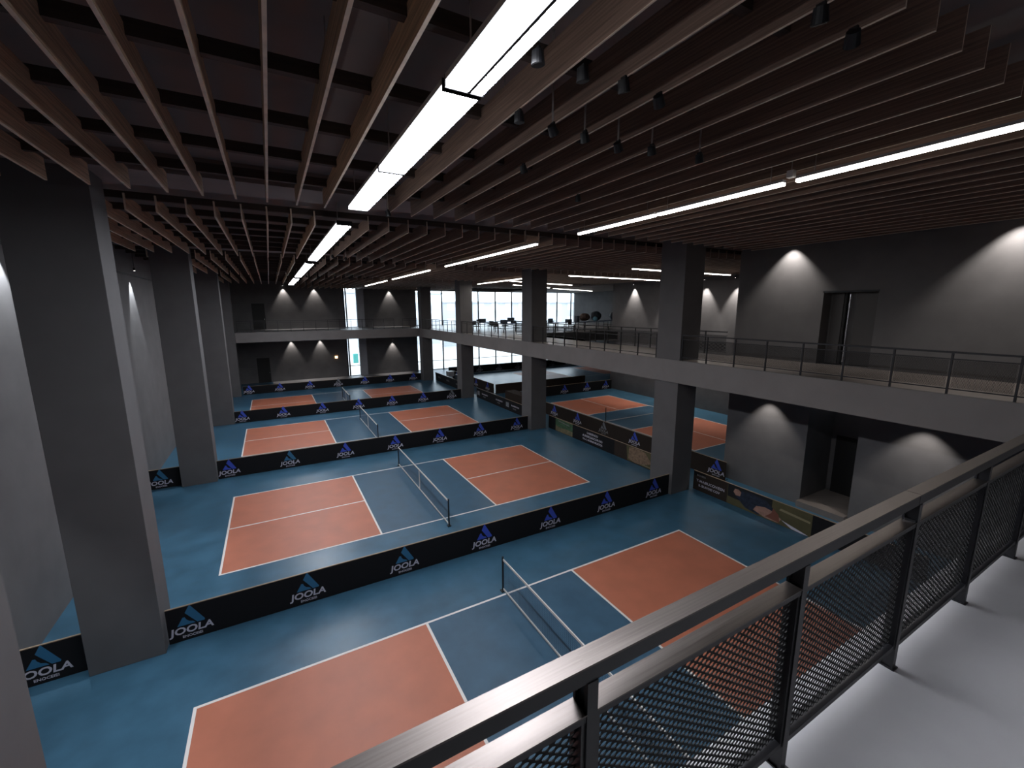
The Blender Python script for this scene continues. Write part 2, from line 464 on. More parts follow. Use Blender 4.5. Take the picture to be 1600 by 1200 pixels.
washer(11.95, -7.45, 9.95, 'washer lighting the upper right wall left of its door', gR, 169, 86)
washer(11.85, -13.1, 10.0, 'washer lighting the upper right wall at the frame edge', gR, 209, 88)
washer(11.80, -7.2, 4.30, 'washer lighting the lower right wall left of the dark recess', gR, 76, 82)
washer(11.75, -11.9, 4.35, 'washer lighting the lower right wall right of the dark recess', gR, 76, 84)
gS = 'wall washers of the side gallery wall'
for y, d, l in ((10.9, 0.22, 'leftmost scallop'), (7.0, 0.35, 'scallop left of the near pillar'), (3.9, 0.35, 'scallop right of the near pillar'), (1.5, 0.4, 'scallop by the block corner')):
    washer(22.7-d, y, 9.4, f'washer lighting the side gallery wall, {l}', gS, 357, 66)
gL = 'wall washers of the left wall'
for y, l in ((-8.0, 'out beyond the first pillar'), (-2.55, 'first bay'), (8.1, 'second bay'), (19.0, 'third bay')):
    washer(-9.78, y, 9.15, f'washer grazing the left wall, {l}', gL, 381, 50, (0.9, 0.95, 1.0), 0.4)

# ------------------------------------------------------------------ small track heads on rods above the near court
def spot_head(x, y, z, tilt, label, grp, rod=True):
    r = thing('ceiling_spotlight', label, 'spotlight', (x, y, z), 0, grp)
    d = Vector((math.sin(tilt)*0.8, math.sin(tilt)*0.4, -math.cos(tilt))).normalized()
    h = MB().tube(Vector((0, 0, 0)) - d*0.05, d*0.05, 0.045, 0.056, n=16).box(-0.012, 0.012, -0.03, 0.03, 0, 0.075)
    h.build('head', 'can', r)
    MB().tube(d*0.05, d*0.054, 0.048, n=16).build('lens', 'black', r)
    if rod:
        MB().tube((0, 0, 0.07), (0, 0, ZC-z), 0.011, n=8).build('rod', 'chrome_rod', r)
    return r
sp = [(-1.93, -12.49, 9.38, 0.9, 1), (-1.49, -12.49, 9.38, 0.5, 1), (-0.95, -12.45, 9.38, 0.8, 1), (-0.50, -12.56, 9.38, 0.5, 1), (0.37, -12.57, 9.42, 0.5, 1),
      (-2.77, -13.5, 9.42, 0.1, 0), (-2.30, -13.47, 9.42, 0.2, 0), (-1.86, -13.5, 9.42, 0.4, 0), (-1.36, -13.45, 9.42, 0.9, 0), (-2.36, -12.5, 9.42, 0.1, 0),
      (0.26, -10.11, 9.42, 0.3, 0), (-1.30, -14.82, 9.45, 0.4, 0), (-0.80, -14.80, 9.45, 0.9, 0), (-2.47, -7.26, 9.42, 0.4, 1), (-1.41, -10.99, 9.45, 0.5, 0)]
for i, (x, y, z, t_, rod) in enumerate(sp):
    if rod:
        lab = f'black ceiling spotlight on a visible rod, {ORD[[k for k, q in enumerate(sp) if q[4]].index(i)]} from the left of the rod-hung heads' if i < 5 else 'small spotlight glinting beside the end of the bright broad light'
        spot_head(x, y, z, t_, lab, 'spotlights hung on rods')
    else:
        nm = {5: 'beside the nearest broad light', 6: 'below the second baffle, close to the nearest broad light', 7: 'round and large, between two baffle edges', 8: 'wide, third step right of the broad light', 9: 'short one left of the rod-hung heads',
              10: 'small oval one farther down the baffles', 11: 'square one at the top edge of the frame', 12: 'flat one at the top right of the ceiling', 14: 'tiny one beyond the rod-hung heads'}[i]
        spot_head(x, y, z, t_, f'black ceiling spotlight, {nm}', 'spotlights tucked between the baffles', rod=False)
for k, (x, y) in enumerate(((-2.62, 13.0), (-1.9, 13.4), (-1.0, 13.0), (-0.1, 13.3), (0.8, 13.1), (-2.5, 1.5), (-1.95, 2.0))):
    spot_head(x, y, 9.45, 0.6, f'tiny ceiling spotlight beyond the second baffle gap, {ORD[k]} from the left' if k < 5 else f'tiny spotlight just past the first baffle gap, {["left", "right"][k-5]} one', 'distant ceiling spotlights')
for k, (x, y) in enumerate(((-4.11, -11.6), (-3.575, -12.0), (-3.575, -10.6), (-2.24, -11.9), (-2.24, -9.0), (-1.68, -9.4), (-1.13, -8.2), (0.52, -9.5), (2.1, -11.6))):
    o = MB().tube((0, 0, 0), (0, 0, ZC-ZF-0.35), 0.007, n=6).tube((0, 0, -0.01), (0, 0, 0.01), 0.014, n=6).build('baffle_hanger', 'chrome_rod', None, (x+0.035, y, ZF+0.33))
    tag(o, f'thin steel hanger rod beside a baffle of the nearest bay, {ORD[k]} from the left', 'hanger rod', 'steel hanger rods of the baffles')

# ------------------------------------------------------------------ courts
LH, KH, WH, LW = 6.705, 2.163, 2.945, 0.058
def court(cx, cy, label, rot=0.0, halfw=WH, center=True, group='pickleball courts in a row', nearcenter=True):
    r = thing('pickleball_court', label, 'court', (cx, cy, 0), rot, group)
    z0, z1, z2 = 0.001, 0.004, 0.006
    for s in (-1, 1):
        MB().box(s*KH, s*LH, -halfw, halfw, z0, z1).build('service_area', 'red', r)
    MB().box(-KH, KH, -halfw, halfw, z0, z1).build('kitchen_area', 'kitchen_blue', r)
    for s in (-1, 1):
        MB().box(-LH-LW/2, LH+LW/2, s*halfw-LW/2, s*halfw+LW/2, z1, z2).build('sideline', 'line', r)
        MB().box(s*LH-LW/2, s*LH+LW/2, -halfw, halfw, z1, z2+0.0005).build('baseline', 'line', r)
        MB().box(s*KH-LW/2, s*KH+LW/2, -halfw, halfw, z1, z2+0.0005).build('kitchen_line', 'line', r)
        if center:
            MB().box(s*KH, s*LH, -LW/2, LW/2, z1, z2).build('centre_line', 'line', r)
    return r
C = [(-10.637, 'nearest pickleball court, cut off by the lower frame edge'), (0.0, 'second pickleball court from the camera, between the first two barrier rows'),
     (11.43, 'third pickleball court from the camera'), (21.57, 'farthest pickleball court of the main row')]
for i, (cy, l) in enumerate(C):
    court(0, cy, l, center=(i != 0), halfw=WH)
court(17.2, 4.25, 'side court seen beyond the right pillars, turned across the others', rot=PI/2, halfw=3.0, group='pickleball courts at the side')
court(26.0, 23.5, 'pale reflecting far side court by the windows', rot=0, halfw=3.0, group='pickleball courts at the side')

# nets
NW = 6.7; NHt = 0.92
def make_net():
    r = thing('pickleball_net', '', 'net', (0, 0, 0))
    for s in (-1, 1):
        MB().tube((0, s*NW/2, 0.0), (0, s*NW/2, 1.0), 0.028, n=12).box(-0.06, 0.06, s*NW/2-0.06, s*NW/2+0.06, 0.0, 0.03).build('post', 'net_post', r)
    n = MB(); c = 0.0011
    ny = int(NW/0.07)
    for k in range(ny+1):
        y = -NW/2 + 0.03 + (NW-0.06)*k/ny
        n.box(-c, c, y-c, y+c, 0.09, NHt)
    for k in range(16):
        z = 0.10 + (NHt-0.10)*k/16
        n.box(-c, c, -NW/2+0.03, NW/2-0.03, z-c, z+c)
    n.build('netting', 'net', r)
    MB().box(-0.012, 0.012, -NW/2+0.03, NW/2-0.03, NHt-0.02, NHt+0.035).build('top_tape', 'tape', r)
    MB().box(-0.010, 0.010, -NW/2+0.03, NW/2-0.03, 0.05, 0.10).build('bottom_tape', 'tape', r)
    MB().box(-0.016, 0.016, -0.03, 0.03, 0.06, NHt+0.036).build('centre_strap', 'tape', r)
    return r
net0 = make_net()
nets = [((0, -10.90, 0.0065), 0, 'net across the nearest court with broad white tapes'), ((0, -0.2, 0.0065), 0, 'net across the second court with a white centre strap'),
        ((0, 10.5, 0.0065), 0, 'net across the third court'), ((0, 19.4, 0.0065), 0, 'net across the farthest court of the main row'), ((17.3, 4.25, 0.0065), PI/2, 'net across the side court, its near post showing above the barrier')]
for i, (p, rz, l) in enumerate(nets):
    n_ = net0 if i == 0 else copy_tree(net0)
    n_.location = p; n_.rotation_euler = (0, 0, rz); n_['label'] = l; n_['group'] = 'pickleball nets'
    n_.scale = (1, {2: 0.85, 3: 0.6}.get(i, 1), 1)
    if i == 4:
        for ch in list(n_.children):
            if ch.name.startswith(('top_tape', 'centre_strap')):
                bpy.data.objects.remove(ch)

# ------------------------------------------------------------------ barriers
def text_mesh(name, txt, size, m, bold=0.0, sx=1.0, align='CENTER', shear=0.0):
    cu = bpy.data.curves.new(name, 'FONT')
    cu.body = txt; cu.size = size; cu.align_x = align; cu.extrude = 0.0015; cu.offset = bold; cu.shear = shear
    cu.resolution_u = 3
    to = bpy.data.objects.new(name, cu); COL.objects.link(to)
    bpy.context.view_layer.update()
    me = bpy.data.meshes.new_from_object(to)
    bpy.data.objects.remove(to)
    # text lies in xy -> stand it up in xz, facing -y
    for v in me.vertices:
        x, y, z = v.co
        v.co = (x*sx, -z, y)
    me.materials.clear(); me.materials.append(M[m])
    me.name = name
    return me
BH = 0.86
word = {c: text_mesh('wordmark', 'JOOLA', 0.235, c, 0.006, 1.12, shear=0.12) for c in ('white_print', 'dim_print')}
capt = {c: text_mesh('caption', 'ENOCEIEI', 0.085, c, 0.001, 1.05) for c in ('white_print', 'dim_print')}
def emblem_mesh(m):
    b = MB()
    S = 0.26
    bar = [(-0.36, 1.14), (0.02, 1.82), (1.0, 0.12), (0.95, 0.0), (0.44, 0.0)]
    tri = [(-1.0, 0.0), (-0.55, 0.76), (-0.40, 0.74), (-0.32, 0.52), (-0.14, 0.30), (0.16, 0.18), (0.30, 0.0)]
    for poly in (bar, tri):
        b.prism([(x*S, z*S) for x, z in poly][::-1] if False else [(x*S, z*S) for x, z in poly], 'y', 0.0, -0.003)
    return b.mesh('emblem', [m])
emb = {c: emblem_mesh(c) for c in ('teal', 'royal', 'grey_print')}
_pc = {}
def barrier(x0, x1, y, lx, label, group, cloth='black_cloth', em='royal', wd='white_print', rz=0.0, h=BH, edge='barrier_edge', print_=True):
    """panel from x0 to x1 in its own frame; rz turns it; lx = logo centre"""
    w = x1-x0
    if rz:
        loc = (y, x1, 0) if rz < 0 else (y, x0, 0)
    else:
        loc = (x0, y, 0)
    r = thing('court_barrier', label, 'barrier', loc, rz, group)
    key = (round(w, 3), cloth, h)
    if key not in _pc:
        _pc[key] = MB().box(0.0, w, -0.012, 0.012, 0.004, h-0.018).mesh('panel', [cloth])
    obj('panel', _pc[key], r)
    k2 = (round(w, 3), edge, h)
    if k2 not in _pc:
        _pc[k2] = MB().box(0.0, w, -0.016, 0.016, h-0.018, h).mesh('top_rail', [edge])
    obj('top_rail', _pc[k2], r)
    k3 = ('foot',)
    if k3 not in _pc:
        _pc[k3] = MB().box(-0.012, 0.012, 0.0, 0.22, 0.0, 0.02).box(-0.012, 0.012, 0.012, 0.03, 0, 0.5).mesh('foot', ['black'])
    for q in (0.03, w-0.03):
        obj('foot', _pc[k3], r, (q, 0.0, 0))
    if print_ and lx is not None:
        l = (lx-x0) if rz >= 0 else (x1-lx)
        obj('emblem', emb[em], r, (l, -0.0135, 0.385))
        obj('wordmark', word[wd], r, (l, -0.0150, 0.185))
        obj('caption', capt[wd], r, (l, -0.0140, 0.075))
    return r
def row(y, xs, edges, rowname, colors, h=BH):
    for i, lx in enumerate(xs):
        barrier(edges[i], edges[i+1], y, lx, f'black panel with {dict(teal="teal", royal="blue", grey_print="grey")[colors[i]]} emblem, {ORD[i]} from left {rowname}', f'barrier panels {rowname}', em=colors[i], h=h)
T_, R_, G_ = 'teal', 'royal', 'grey_print'
lx = [-7.00, -4.57, -2.07, 0.44, 2.93, 5.42, 7.86]
ed = [-7.44, -5.8, -3.3, -0.8, 1.7, 4.2, 6.65, 8.7]
row(-5.48, lx, ed, 'in the row behind the nearest court', [T_, T_, T_, R_, R_, R_, R_])
barrier(-9.98, -8.74, -5.48, -9.42, 'black barrier panel with teal emblem between the first pillar and the left wall', 'barrier panels by the left wall', em=T_)
row(5.5, lx[:6]+[7.9], ed, 'in the row behind the second court', [R_, T_, R_, R_, R_, R_, R_])
barrier(-9.98, -8.74, 5.5, -9.45, 'black barrier panel with teal emblem between the second pillar and the left wall', 'barrier panels by the left wall', em=T_)
row(16.35, lx, ed, 'in the row behind the third court', [R_, R_, R_, R_, R_, R_, G_], h=0.80)
row(27.4, lx, ed, 'in the farthest row under the far gallery', [R_, R_, R_, G_, R_, R_, R_], h=0.74)
# second barrier line of the side court, logos facing the main courts (-x side)
for i, yl in enumerate((7.2, 4.6, 2.1, -0.4, -2.9, -5.35)):
    e0, e1 = [(5.9, 8.45), (3.35, 5.9), (0.85, 3.35), (-1.65, 0.85), (-4.15, -1.65), (-5.80, -4.15)][i]
    barrier(e0, e1, 11.9 if i < 5 else 11.9, yl, f'brown panel with {"grey" if i == 2 else "blue"} emblem along the side court, {ORD[i]} from the windows', 'barrier panels along the side court', cloth='brown_cloth', em=G_ if i == 2 else R_, rz=-PI/2, wd='dim_print' if i == 2 else 'white_print')
# barriers around the far side court
for i, xl in enumerate((14.7, 17.2, 19.7, 21.9)):
    barrier([13.45, 15.95, 18.45, 20.95][i], [15.95, 18.45, 20.95, 22.6][i], 13.3, xl, f'black panel with blue emblem behind the side court, {ORD[i]} from the left', 'barrier panels behind the side court', em=R_)
for i, x in enumerate((12.05, 14.55, 17.05, 19.55)):
    barrier(x, x+2.5, 16.5, None, f'plain brown barrier panel before the pale side court, {ORD[i]} from the left', 'plain barrier panels of the far side court', cloth='brown_cloth', print_=False)
for i, yl in enumerate((18.0, 20.5, 23.0, 25.5)):
    barrier(yl-1.25, yl+1.25, 12.0, yl, f'brown panel with blue emblem left of the pale side court, {ORD[i]} from its corner', 'barrier panels left of the far side court', cloth='brown_cloth', rz=-PI/2)
for i, xl in enumerate((13.8, 16.4, 19.0, 21.6, 24.2, 26.8, 29.4)):
    barrier(xl-1.3, xl+1.3, 29.2, xl, f'black barrier panel with pale emblem before the windows, {ORD[i]} from the left', 'barrier panels before the windows', em=G_)

# photo and text banners (x = 10.05, facing the main courts)
XB = 10.05
_rz = -PI/2
def banner(y0, y1, label, cloth, prints=(), texts=()):
    """y1 is the left edge as the main courts see it; prints are (poly in (u,z), material); u runs left to right"""
    r = barrier(y0, y1, XB, None, label, 'banners along the right side of the main courts', cloth=cloth, rz=_rz, print_=False, h=0.82)
    r.name = 'banner'; r['category'] = 'banner'
    for k, (nm, poly, m_) in enumerate(prints):
        MB().prism(poly, 'y', -0.0125, -0.0140-0.0006*k).build(nm, m_, r)
    for (txt, u, z, sz, m_) in texts:
        me = text_mesh('lettering', txt, sz, m_, 0.002, 1.05)
        obj('lettering', me, r, (u, -0.0145, z))
    return r
def rect(u0, u1, z0, z1): return [(u0, z0), (u1, z0), (u1, z1), (u0, z1)]
banner(4.4, 5.15, 'narrow plain dark banner against the second right pillar', 'black_cloth')
banner(2.65, 4.4, 'banner with a green and sand photograph beside the second court', 'black_cloth',
       [('photo_print', rect(0.02, 1.73, 0.02, 0.80), 'sand'), ('foliage_print', [(0.02, 0.36), (0.6, 0.28), (1.2, 0.33), (1.73, 0.30), (1.73, 0.74), (0.02, 0.80)], 'green'),
        ('stripe_print', [(0.3, 0.66), (1.4, 0.58), (1.4, 0.62), (0.3, 0.70)], 'dim_print')])
banner(-0.85, 2.65, 'black banner with three white lines of lettering beside the second court', 'black_cloth', (),
       [('LARRENOU', 1.75, 0.56, 0.17, 'white_print'), ('ALREBELEASCOR.NO', 1.75, 0.36, 0.17, 'white_print'), ('TA-A. HOBNB MORTOS', 1.75, 0.17, 0.15, 'white_print')])
banner(-4.45, -0.85, 'banner with a tan photograph next to the near right pillar', 'brown_cloth',
       [('photo_print', [(0.95, 0.05), (3.55, 0.02), (3.55, 0.78), (0.85, 0.80)], 'olive'), ('figure_print', [(1.0, 0.12), (1.5, 0.05), (2.0, 0.10), (2.5, 0.30), (2.1, 0.72), (1.6, 0.80), (1.05, 0.74)], 'tan'),
        ('cap_print', [(2.45, 0.10), (3.5, 0.05), (3.5, 0.45), (2.5, 0.48)], 'black'), ('glint_print', rect(1.9, 2.6, 0.08, 0.12), 'olive_light')])
banner(-7.15, -5.62, 'dark banner with two lines of white lettering right of the near right pillar', 'brown_cloth',
       [('patch_print', rect(0.02, 0.55, 0.62, 0.78), 'black_cloth')],
       [('T-MAIBUCOV/ESN', 0.78, 0.38, 0.15, 'white_print'), ('IL BUIVDEI COV', 0.74, 0.20, 0.13, 'white_print'), ('BOUBEIS', 0.36, 0.62, 0.10, 'dim_print')])
banner(-10.15, -7.15, 'olive banner with a photographed player swinging a paddle', 'olive',
       [('dark_print', [(0.02, 0.30), (1.7, 0.25), (1.7, 0.80), (0.02, 0.80)], 'black'), ('body_print', [(0.35, 0.42), (0.75, 0.10), (1.25, 0.04), (1.5, 0.30), (1.85, 0.42), (1.5, 0.66), (1.0, 0.74), (0.55, 0.68)], 'navy'),
        ('head_print', [(0.25, 0.55), (0.35, 0.44), (0.52, 0.46), (0.56, 0.62), (0.44, 0.70), (0.30, 0.68)], 'skin_print'),
        ('arm_print', [(1.05, 0.16), (1.5, 0.04), (1.95, 0.05), (2.05, 0.22), (1.75, 0.38), (1.45, 0.42), (1.15, 0.34)], 'skin_print'),
        ('grip_print', [(1.5, 0.10), (2.0, 0.06), (1.95, 0.34), (1.75, 0.50), (1.70, 0.30)], 'rust'),
        ('streak_print', [(1.95, 0.52), (2.95, 0.46), (2.95, 0.53), (2.0, 0.60)], 'olive_light'),
        ('paddle_print', [(2.05, 0.20), (2.25, 0.16), (2.95, 0.02), (2.70, 0.01), (2.4, 0.03)], 'white_print')])
banner(-13.0, -10.15, 'black banner with a small pale round mark, cut by the handrail', 'black_cloth',
       [('mark_print', [(0.75+0.09*math.cos(a*PI/5), 0.25+0.09*math.sin(a*PI/5)) for a in range(10)], 'grey_print')])
for i, (y0, y1) in enumerate(((13.5, 16.1), (11.0, 13.5), (8.5, 11.0), (6.4, 8.5))):
    banner(y0, y1, f'black banner with white lettering beside the third court, {ORD[i]} from the window side', 'black_cloth',
           [('badge_print', rect(0.15, 0.6, 0.25, 0.6), 'grey_print')] if i % 2 == 0 else (), [('BCAPRIRIUEROI', (y1-y0)/2+0.3, 0.42, 0.15, 'white_print'), ('ETOIUS', (y1-y0)/2+0.2, 0.22, 0.13, 'dim_print')])
for i, (y0, y1) in enumerate(((24.2, 26.6), (21.7, 24.2), (19.2, 21.7), (17.3, 19.2))):
    banner(y0, y1, f'dark banner with pale lettering beside the farthest court, {ORD[i]} from the window side', 'black_cloth', (), [('RIUEOS', (y1-y0)/2, 0.35, 0.22, 'dim_print')])
o = MB().box(10.75, 11.6, 9.3, 12.3, 0, 1.12).build('storage_box', 'brown_cloth', bevel=0.01)
tag(o, 'brown box-like counter behind the lettered banners left of the second right pillar', 'counter')

# ------------------------------------------------------------------ railings
PW = 1.045         # post pitch
def mesh_panel():
    """expanded metal: diamonds with rounded holes, in local x (0..w) z (0..h)"""
    w, h = PW-0.05, 0.655
    CW, CH = 0.0412, 0.0285
    b = MB()
    nx = int(w/CW); nz = int(h/CH*2)
    hx, hz = CW/2, CH/2
    base = [(1, 0), (0.5, 0.5), (0, 1), (-0.5, 0.5), (-1, 0), (-0.5, -0.5), (0, -1), (0.5, -0.5)]
    hole = [(0.63, 0), (0.43, 0.38), (0, 0.60), (-0.43, 0.38), (-0.63, 0), (-0.43, -0.38), (0, -0.60), (0.43, -0.38)]
    d = 0.0016
    for j in range(nz+1):
        for i in range(nx+1):
            cx = i*CW + (CW/2 if j % 2 else 0); cz = j*CH/2
            if cx-hx < -0.001 or cx+hx > w-0.001 or cz-hz < -0.001 or cz+hz > h+0.012: continue
            n = len(b.v)
            for k in range(8):
                bx, bz = base[k]; qx, qz = hole[k]
                b.v.append((cx+bx*hx, -d, cz+bz*hz)); b.v.append((cx+qx*hx, -d, cz+qz*hz)); b.v.append((cx+qx*hx, d, cz+qz*hz)); b.v.append((cx+bx*hx, d, cz+bz*hz))
            for k in range(8):
                l = (k+1) % 8
                a0 = n+4*k; a1 = n+4*l
                b.f.append((a0, a1, a1+1, a0+1)); b.mi.append(0)
                b.f.append((a0+1, a1+1, a1+2, a0+2)); b.mi.append(0)
                b.f.append((a0+2, a1+2, a1+3, a0+3)); b.mi.append(0)
    return b.mesh('infill_mesh', ['mesh_metal'])
_pm = mesh_panel()
HR = 1.0           # handrail top above the floor (near rail: 6.55 - 5.55)
def make_bay(w=PW, mesh=True):
    """one railing bay: rails, post at x=0, mesh infill; front faces -y"""
    r = thing('railing_bay', '', 'railing', (0, 0, 0))
    return r
_rc = {}
def bay(loc, rz, label, group, w=PW, mesh=True, light=False, lastpost=False, thin=False):
    r = thing('railing_bay', label, 'railing', loc, rz, group)
    key = (round(w, 3), thin)
    if key not in _rc:
        d = {}
        if thin:
            d['handrail'] = MB().box(0, w, 0.0, 0.05, HR-0.045, HR).mesh('handrail', ['post_metal'])
            d['middle_rail'] = MB().box(0.0, w, 0.005, 0.045, HR-0.19, HR-0.165).mesh('middle_rail', ['post_metal'])
            d['bottom_rail'] = MB().box(0.0, w, 0.005, 0.045, 0.12, 0.145).mesh('bottom_rail', ['post_metal'])
            d['post'] = MB().box(0, 0.04, 0.004, 0.046, 0, HR-0.045).mesh('post', ['post_metal'])
        else:
            d['handrail'] = MB().box(0.0, w, 0.0, 0.062, HR-0.006, HR).box(0, w, 0.003, 0.059, HR-0.055, HR-0.006, mi=1).mesh('handrail', ['rail_metal', 'post_metal'])
            d['middle_rail'] = MB().box(0.036, w, 0.0, 0.062, HR-0.153, HR-0.148).box(0.036, w, 0.003, 0.059, HR-0.175, HR-0.153, mi=1).mesh('middle_rail', ['rail_metal', 'post_metal'])
            d['bottom_rail'] = MB().box(0.036, w, 0.006, 0.056, 0.125, 0.150).mesh('bottom_rail', ['post_metal'])
            d['post'] = MB().box(0, 0.036, 0.0, 0.012, 0, HR-0.055).box(0.009, 0.027, 0.012, 0.052, 0.0, HR-0.055).box(0, 0.036, 0.052, 0.062, 0, HR-0.055).mesh('post', ['post_metal'])
            d['base_plate'] = MB().box(0.0, 0.05, -0.008, 0.075, 0, 0.008).mesh('base_plate', ['post_metal'])
            d['side_frame'] = MB().box(0.0, 0.014, 0.0, 0.05, 0.15, HR-0.175).mesh('side_frame', ['post_metal'])
        _rc[key] = d
    d = _rc[key]
    for nm in ('handrail', 'middle_rail', 'bottom_rail'):
        obj(nm, d[nm], r)
    obj('post', d['post'], r)
    if not thin:
        obj('base_plate', d['base_plate'], r)
        obj('side_frame', d['side_frame'], r, (0.036, 0.006, 0))
        obj('side_frame', d['side_frame'], r, (w-0.014, 0.006, 0))
    if mesh:
        o = obj('infill_mesh', _pm, r, (0.046, 0.028, 0.155))
        o.scale = ((w-0.05)/(PW-0.05), 1, (HR-0.19-0.155 if thin else HR-0.175-0.152)/0.655)
        o['label'] = 'black expanded metal mesh'
    if lastpost:
        obj('post', d['post'], r, (w-0.04 if thin else w-0.036, 0, 0))
    return r
# near balcony rail: front (camera side) face at y=-15.96
x0 = -3.12-PW*3
names = ['outside the lower frame edge', 'whose handrail starts at the lower frame edge', 'with blue court and the white ledge seen through its mesh', 'with the red court seen through its mesh',
         'beginning at the joint in the handrail', 'second to the right of the handrail joint', 'at the right frame edge', 'outside the right frame edge']
for k in range(8):
    b_ = bay((x0+PW*k, -15.96, ZN), 0, f'near balcony railing bay {names[k]}', 'railing bays of the near balcony')
    if k == 3:
        for ch in b_.children:
            if ch.name.startswith('handrail'):
                ch.scale.x = 0.996
        MB().box(PW-0.035, PW-0.001, 0.004, 0.05, HR-0.148, HR-0.140).build('clamp', 'steel', b_)['label'] = 'bright steel clamp'
# right gallery rail, plane x=8.78, facing the courts (-x): rz=-90 -> local x runs toward -y
def right_rail(ys, ye, n, lab, grp, x=8.78, z=ZM, mesh=True):
    w = (ys-ye)/n
    for k in range(n):
        bay((x, ys-w*k, z), -PI/2, f'{lab}, {ORD[k]} bay from the {"pillar" if "pillar" in lab else "left"}', grp, w=w, mesh=mesh, thin=True, lastpost=(k == n-1))
right_rail(-5.62, -15.2, 9, 'dark mesh gallery railing right of the near right pillar', 'gallery railing bays right of the near pillar')
right_rail(5.1, -4.4, 9, 'gallery railing between second and near right pillars', 'gallery railing bays between second and near pillars', mesh=False)
right_rail(16.1, 6.35, 9, 'gallery railing between third and second right pillars', 'gallery railing bays between third and second pillars', mesh=False)
right_rail(26.5, 17.3, 9, 'gallery railing between farthest and third right pillars', 'gallery railing bays between farthest and third pillars', mesh=False)
# inner side of the void over the side court
for k in range(17):
    w = 18.0/17
    bay((12.0, 12.75-w*k, ZM), -PI/2, f'dark mesh railing bay along the inner void, {ORD[k]} counted from the windows', 'railing bays around the inner void', w=w, thin=True, mesh=True)
# far gallery rail (y=27.35), gap near the right
for k in range(13):
    bay((-7.4+1.04*k, 27.34, ZM+0.03), 0, f'thin dark far gallery railing bay, {ORD[k]} from its left end', 'far gallery railing bays left of the gap', w=1.04, thin=True, mesh=False, lastpost=(k == 12))
for k in range(2):
    bay((6.95+0.8*k, 27.34, ZM+0.03), 0, f'thin far gallery railing bay right of the gap, {["left", "right"][k]} one of two', 'far gallery railing bays right of the gap', w=0.8, thin=True, mesh=False, lastpost=(k == 1))

# ------------------------------------------------------------------ doors
def door(n, x, y, z, w, h, ax):
    r = bpy.data.objects.new(f'door_{n}', None); COL.objects.link(r); r.location = (x, y, z); r['kind'] = 'structure'
    if ax == 'y':
        MB().box(0, w, -0.04, 0, 0, h).build('door_leaf', 'door', r)
        MB().box(-0.08, 0, -0.07, 0, 0, h).box(w, w+0.08, -0.07, 0, 0, h).box(-0.08, w+0.08, -0.07, 0, h, h+0.08).build('door_frame', 'wall', r)
        MB().box(w-0.1, w-0.07, -0.09, -0.04, 0.95, 1.1).build('door_handle', 'steel', r)
    return r
door(1, -6.33, 34.0, ZM, 1.12, 2.6, 'y')
door(2, -6.38, 34.0, 0.0, 1.15, 2.55, 'y')
r = bpy.data.objects.new('door_3', None); COL.objects.link(r); r.location = (X0+0.5, -8.62, ZM); r['kind'] = 'structure'
MB().box(0, 0.05, -0.42, -0.08, 0, 2.5).build('door_leaf', 'door_leaf', r)
MB().box(0, 0.05, -1.5, -0.80, 0, 2.5).build('door_leaf', 'door_leaf', r)
MB().box(-0.10, 0.05, -0.56, -0.50, 0, 2.5).build('door_frame', 'door', r)
MB().box(-0.10, -0.06, -0.66, -0.63, 0.1, 2.45).build('door_handle', 'steel', r)
MB().box(-0.5, -0.46, -1.6, 0.03, 2.5, 2.56).build('door_frame', 'frame', r)
r = bpy.data.objects.new('door_4', None); COL.objects.link(r); r.location = (X0+1.9, -8.8, 0.22); r['kind'] = 'structure'
MB().box(-0.05, 0, -1.0, 0, 0, 2.3).build('door_leaf', 'door', r)
MB().box(-0.09, -0.05, -0.92, -0.90, 0.95, 1.1).build('door_handle', 'steel', r)

# ------------------------------------------------------------------ windows
def window(n, x0, x1, z0, z1, xs, bar=None):
    r = bpy.data.objects.new(f'window_{n}', None); COL.objects.link(r); r.location = (0, 34.1, 0); r['kind'] = 'structure'
    MB().box(x0, x1, 0.0, 0.012, z0, z1).build('pane', 'glass', r)
    for x in xs:
        MB().box(x-0.07, x+0.07, -0.10, 0.0, z0, z1).build('mullion', 'frame', r)
    fb = MB().box(x0, x1, -0.08, 0, z0, z0+0.06).box(x0, x1, -0.08, 0, z1-0.06, z1)
    if bar: fb.box(x0, x1, -0.05, 0, bar-0.03, bar+0.03)
    fb.build('window_frame', 'frame', r)
    return r
mull = [11.25+2.45*k for k in range(10)]
window(1, 2.35, 3.72, ZM, 9.75, [2.40, 2.62])
window(2, 2.35, 3.72, 0, ZB, [2.40, 2.60], 1.15)
window(3, 10.45, 34.0, ZM, 9.6, mull)
window(4, 10.45, 34.0, 0, ZB, mull, 1.10)

# outside
structure('ground', MB().box(-60, 110, 34.5, 160, -0.6, -0.35), 'paving')
for (x0_, x1_, y0_, y1_, h_, m_, l) in ((-10, 24, 62, 74, 10.5, 'render_pale', 'pale apartment block hazy behind the left windows'), (26, 60, 68, 80, 9.0, 'render_grey', 'grey low block hazy behind the middle windows'),
                                   (62, 100, 60, 74, 11.5, 'render_pale', 'pale block hazy behind the right windows')):
    r = thing('building', l, 'building', (x0_, y0_, -0.35))
    MB().box(0, x1_-x0_, 0, y1_-y0_, 0, h_).build('wall', m_, r)
    MB().box(-0.4, x1_-x0_+0.4, -0.4, 0.3, h_, h_+0.3).build('roof_edge', 'render_grey', r)
    for i in range(int((x1_-x0_)/3.4)):
        for j in range(3):
            MB().box(1.2+3.4*i, 2.8+3.4*i, -0.04, 0.02, 1.2+3.1*j, 2.7+3.1*j).build('window', 'render_grey' if m_ == 'render_pale' else 'render_pale', r)
o = MB().box(5.35, 6.0, 49, 49.5, -0.35, 1.0).build('utility_cabinet', 'green_box', bevel=0.04)
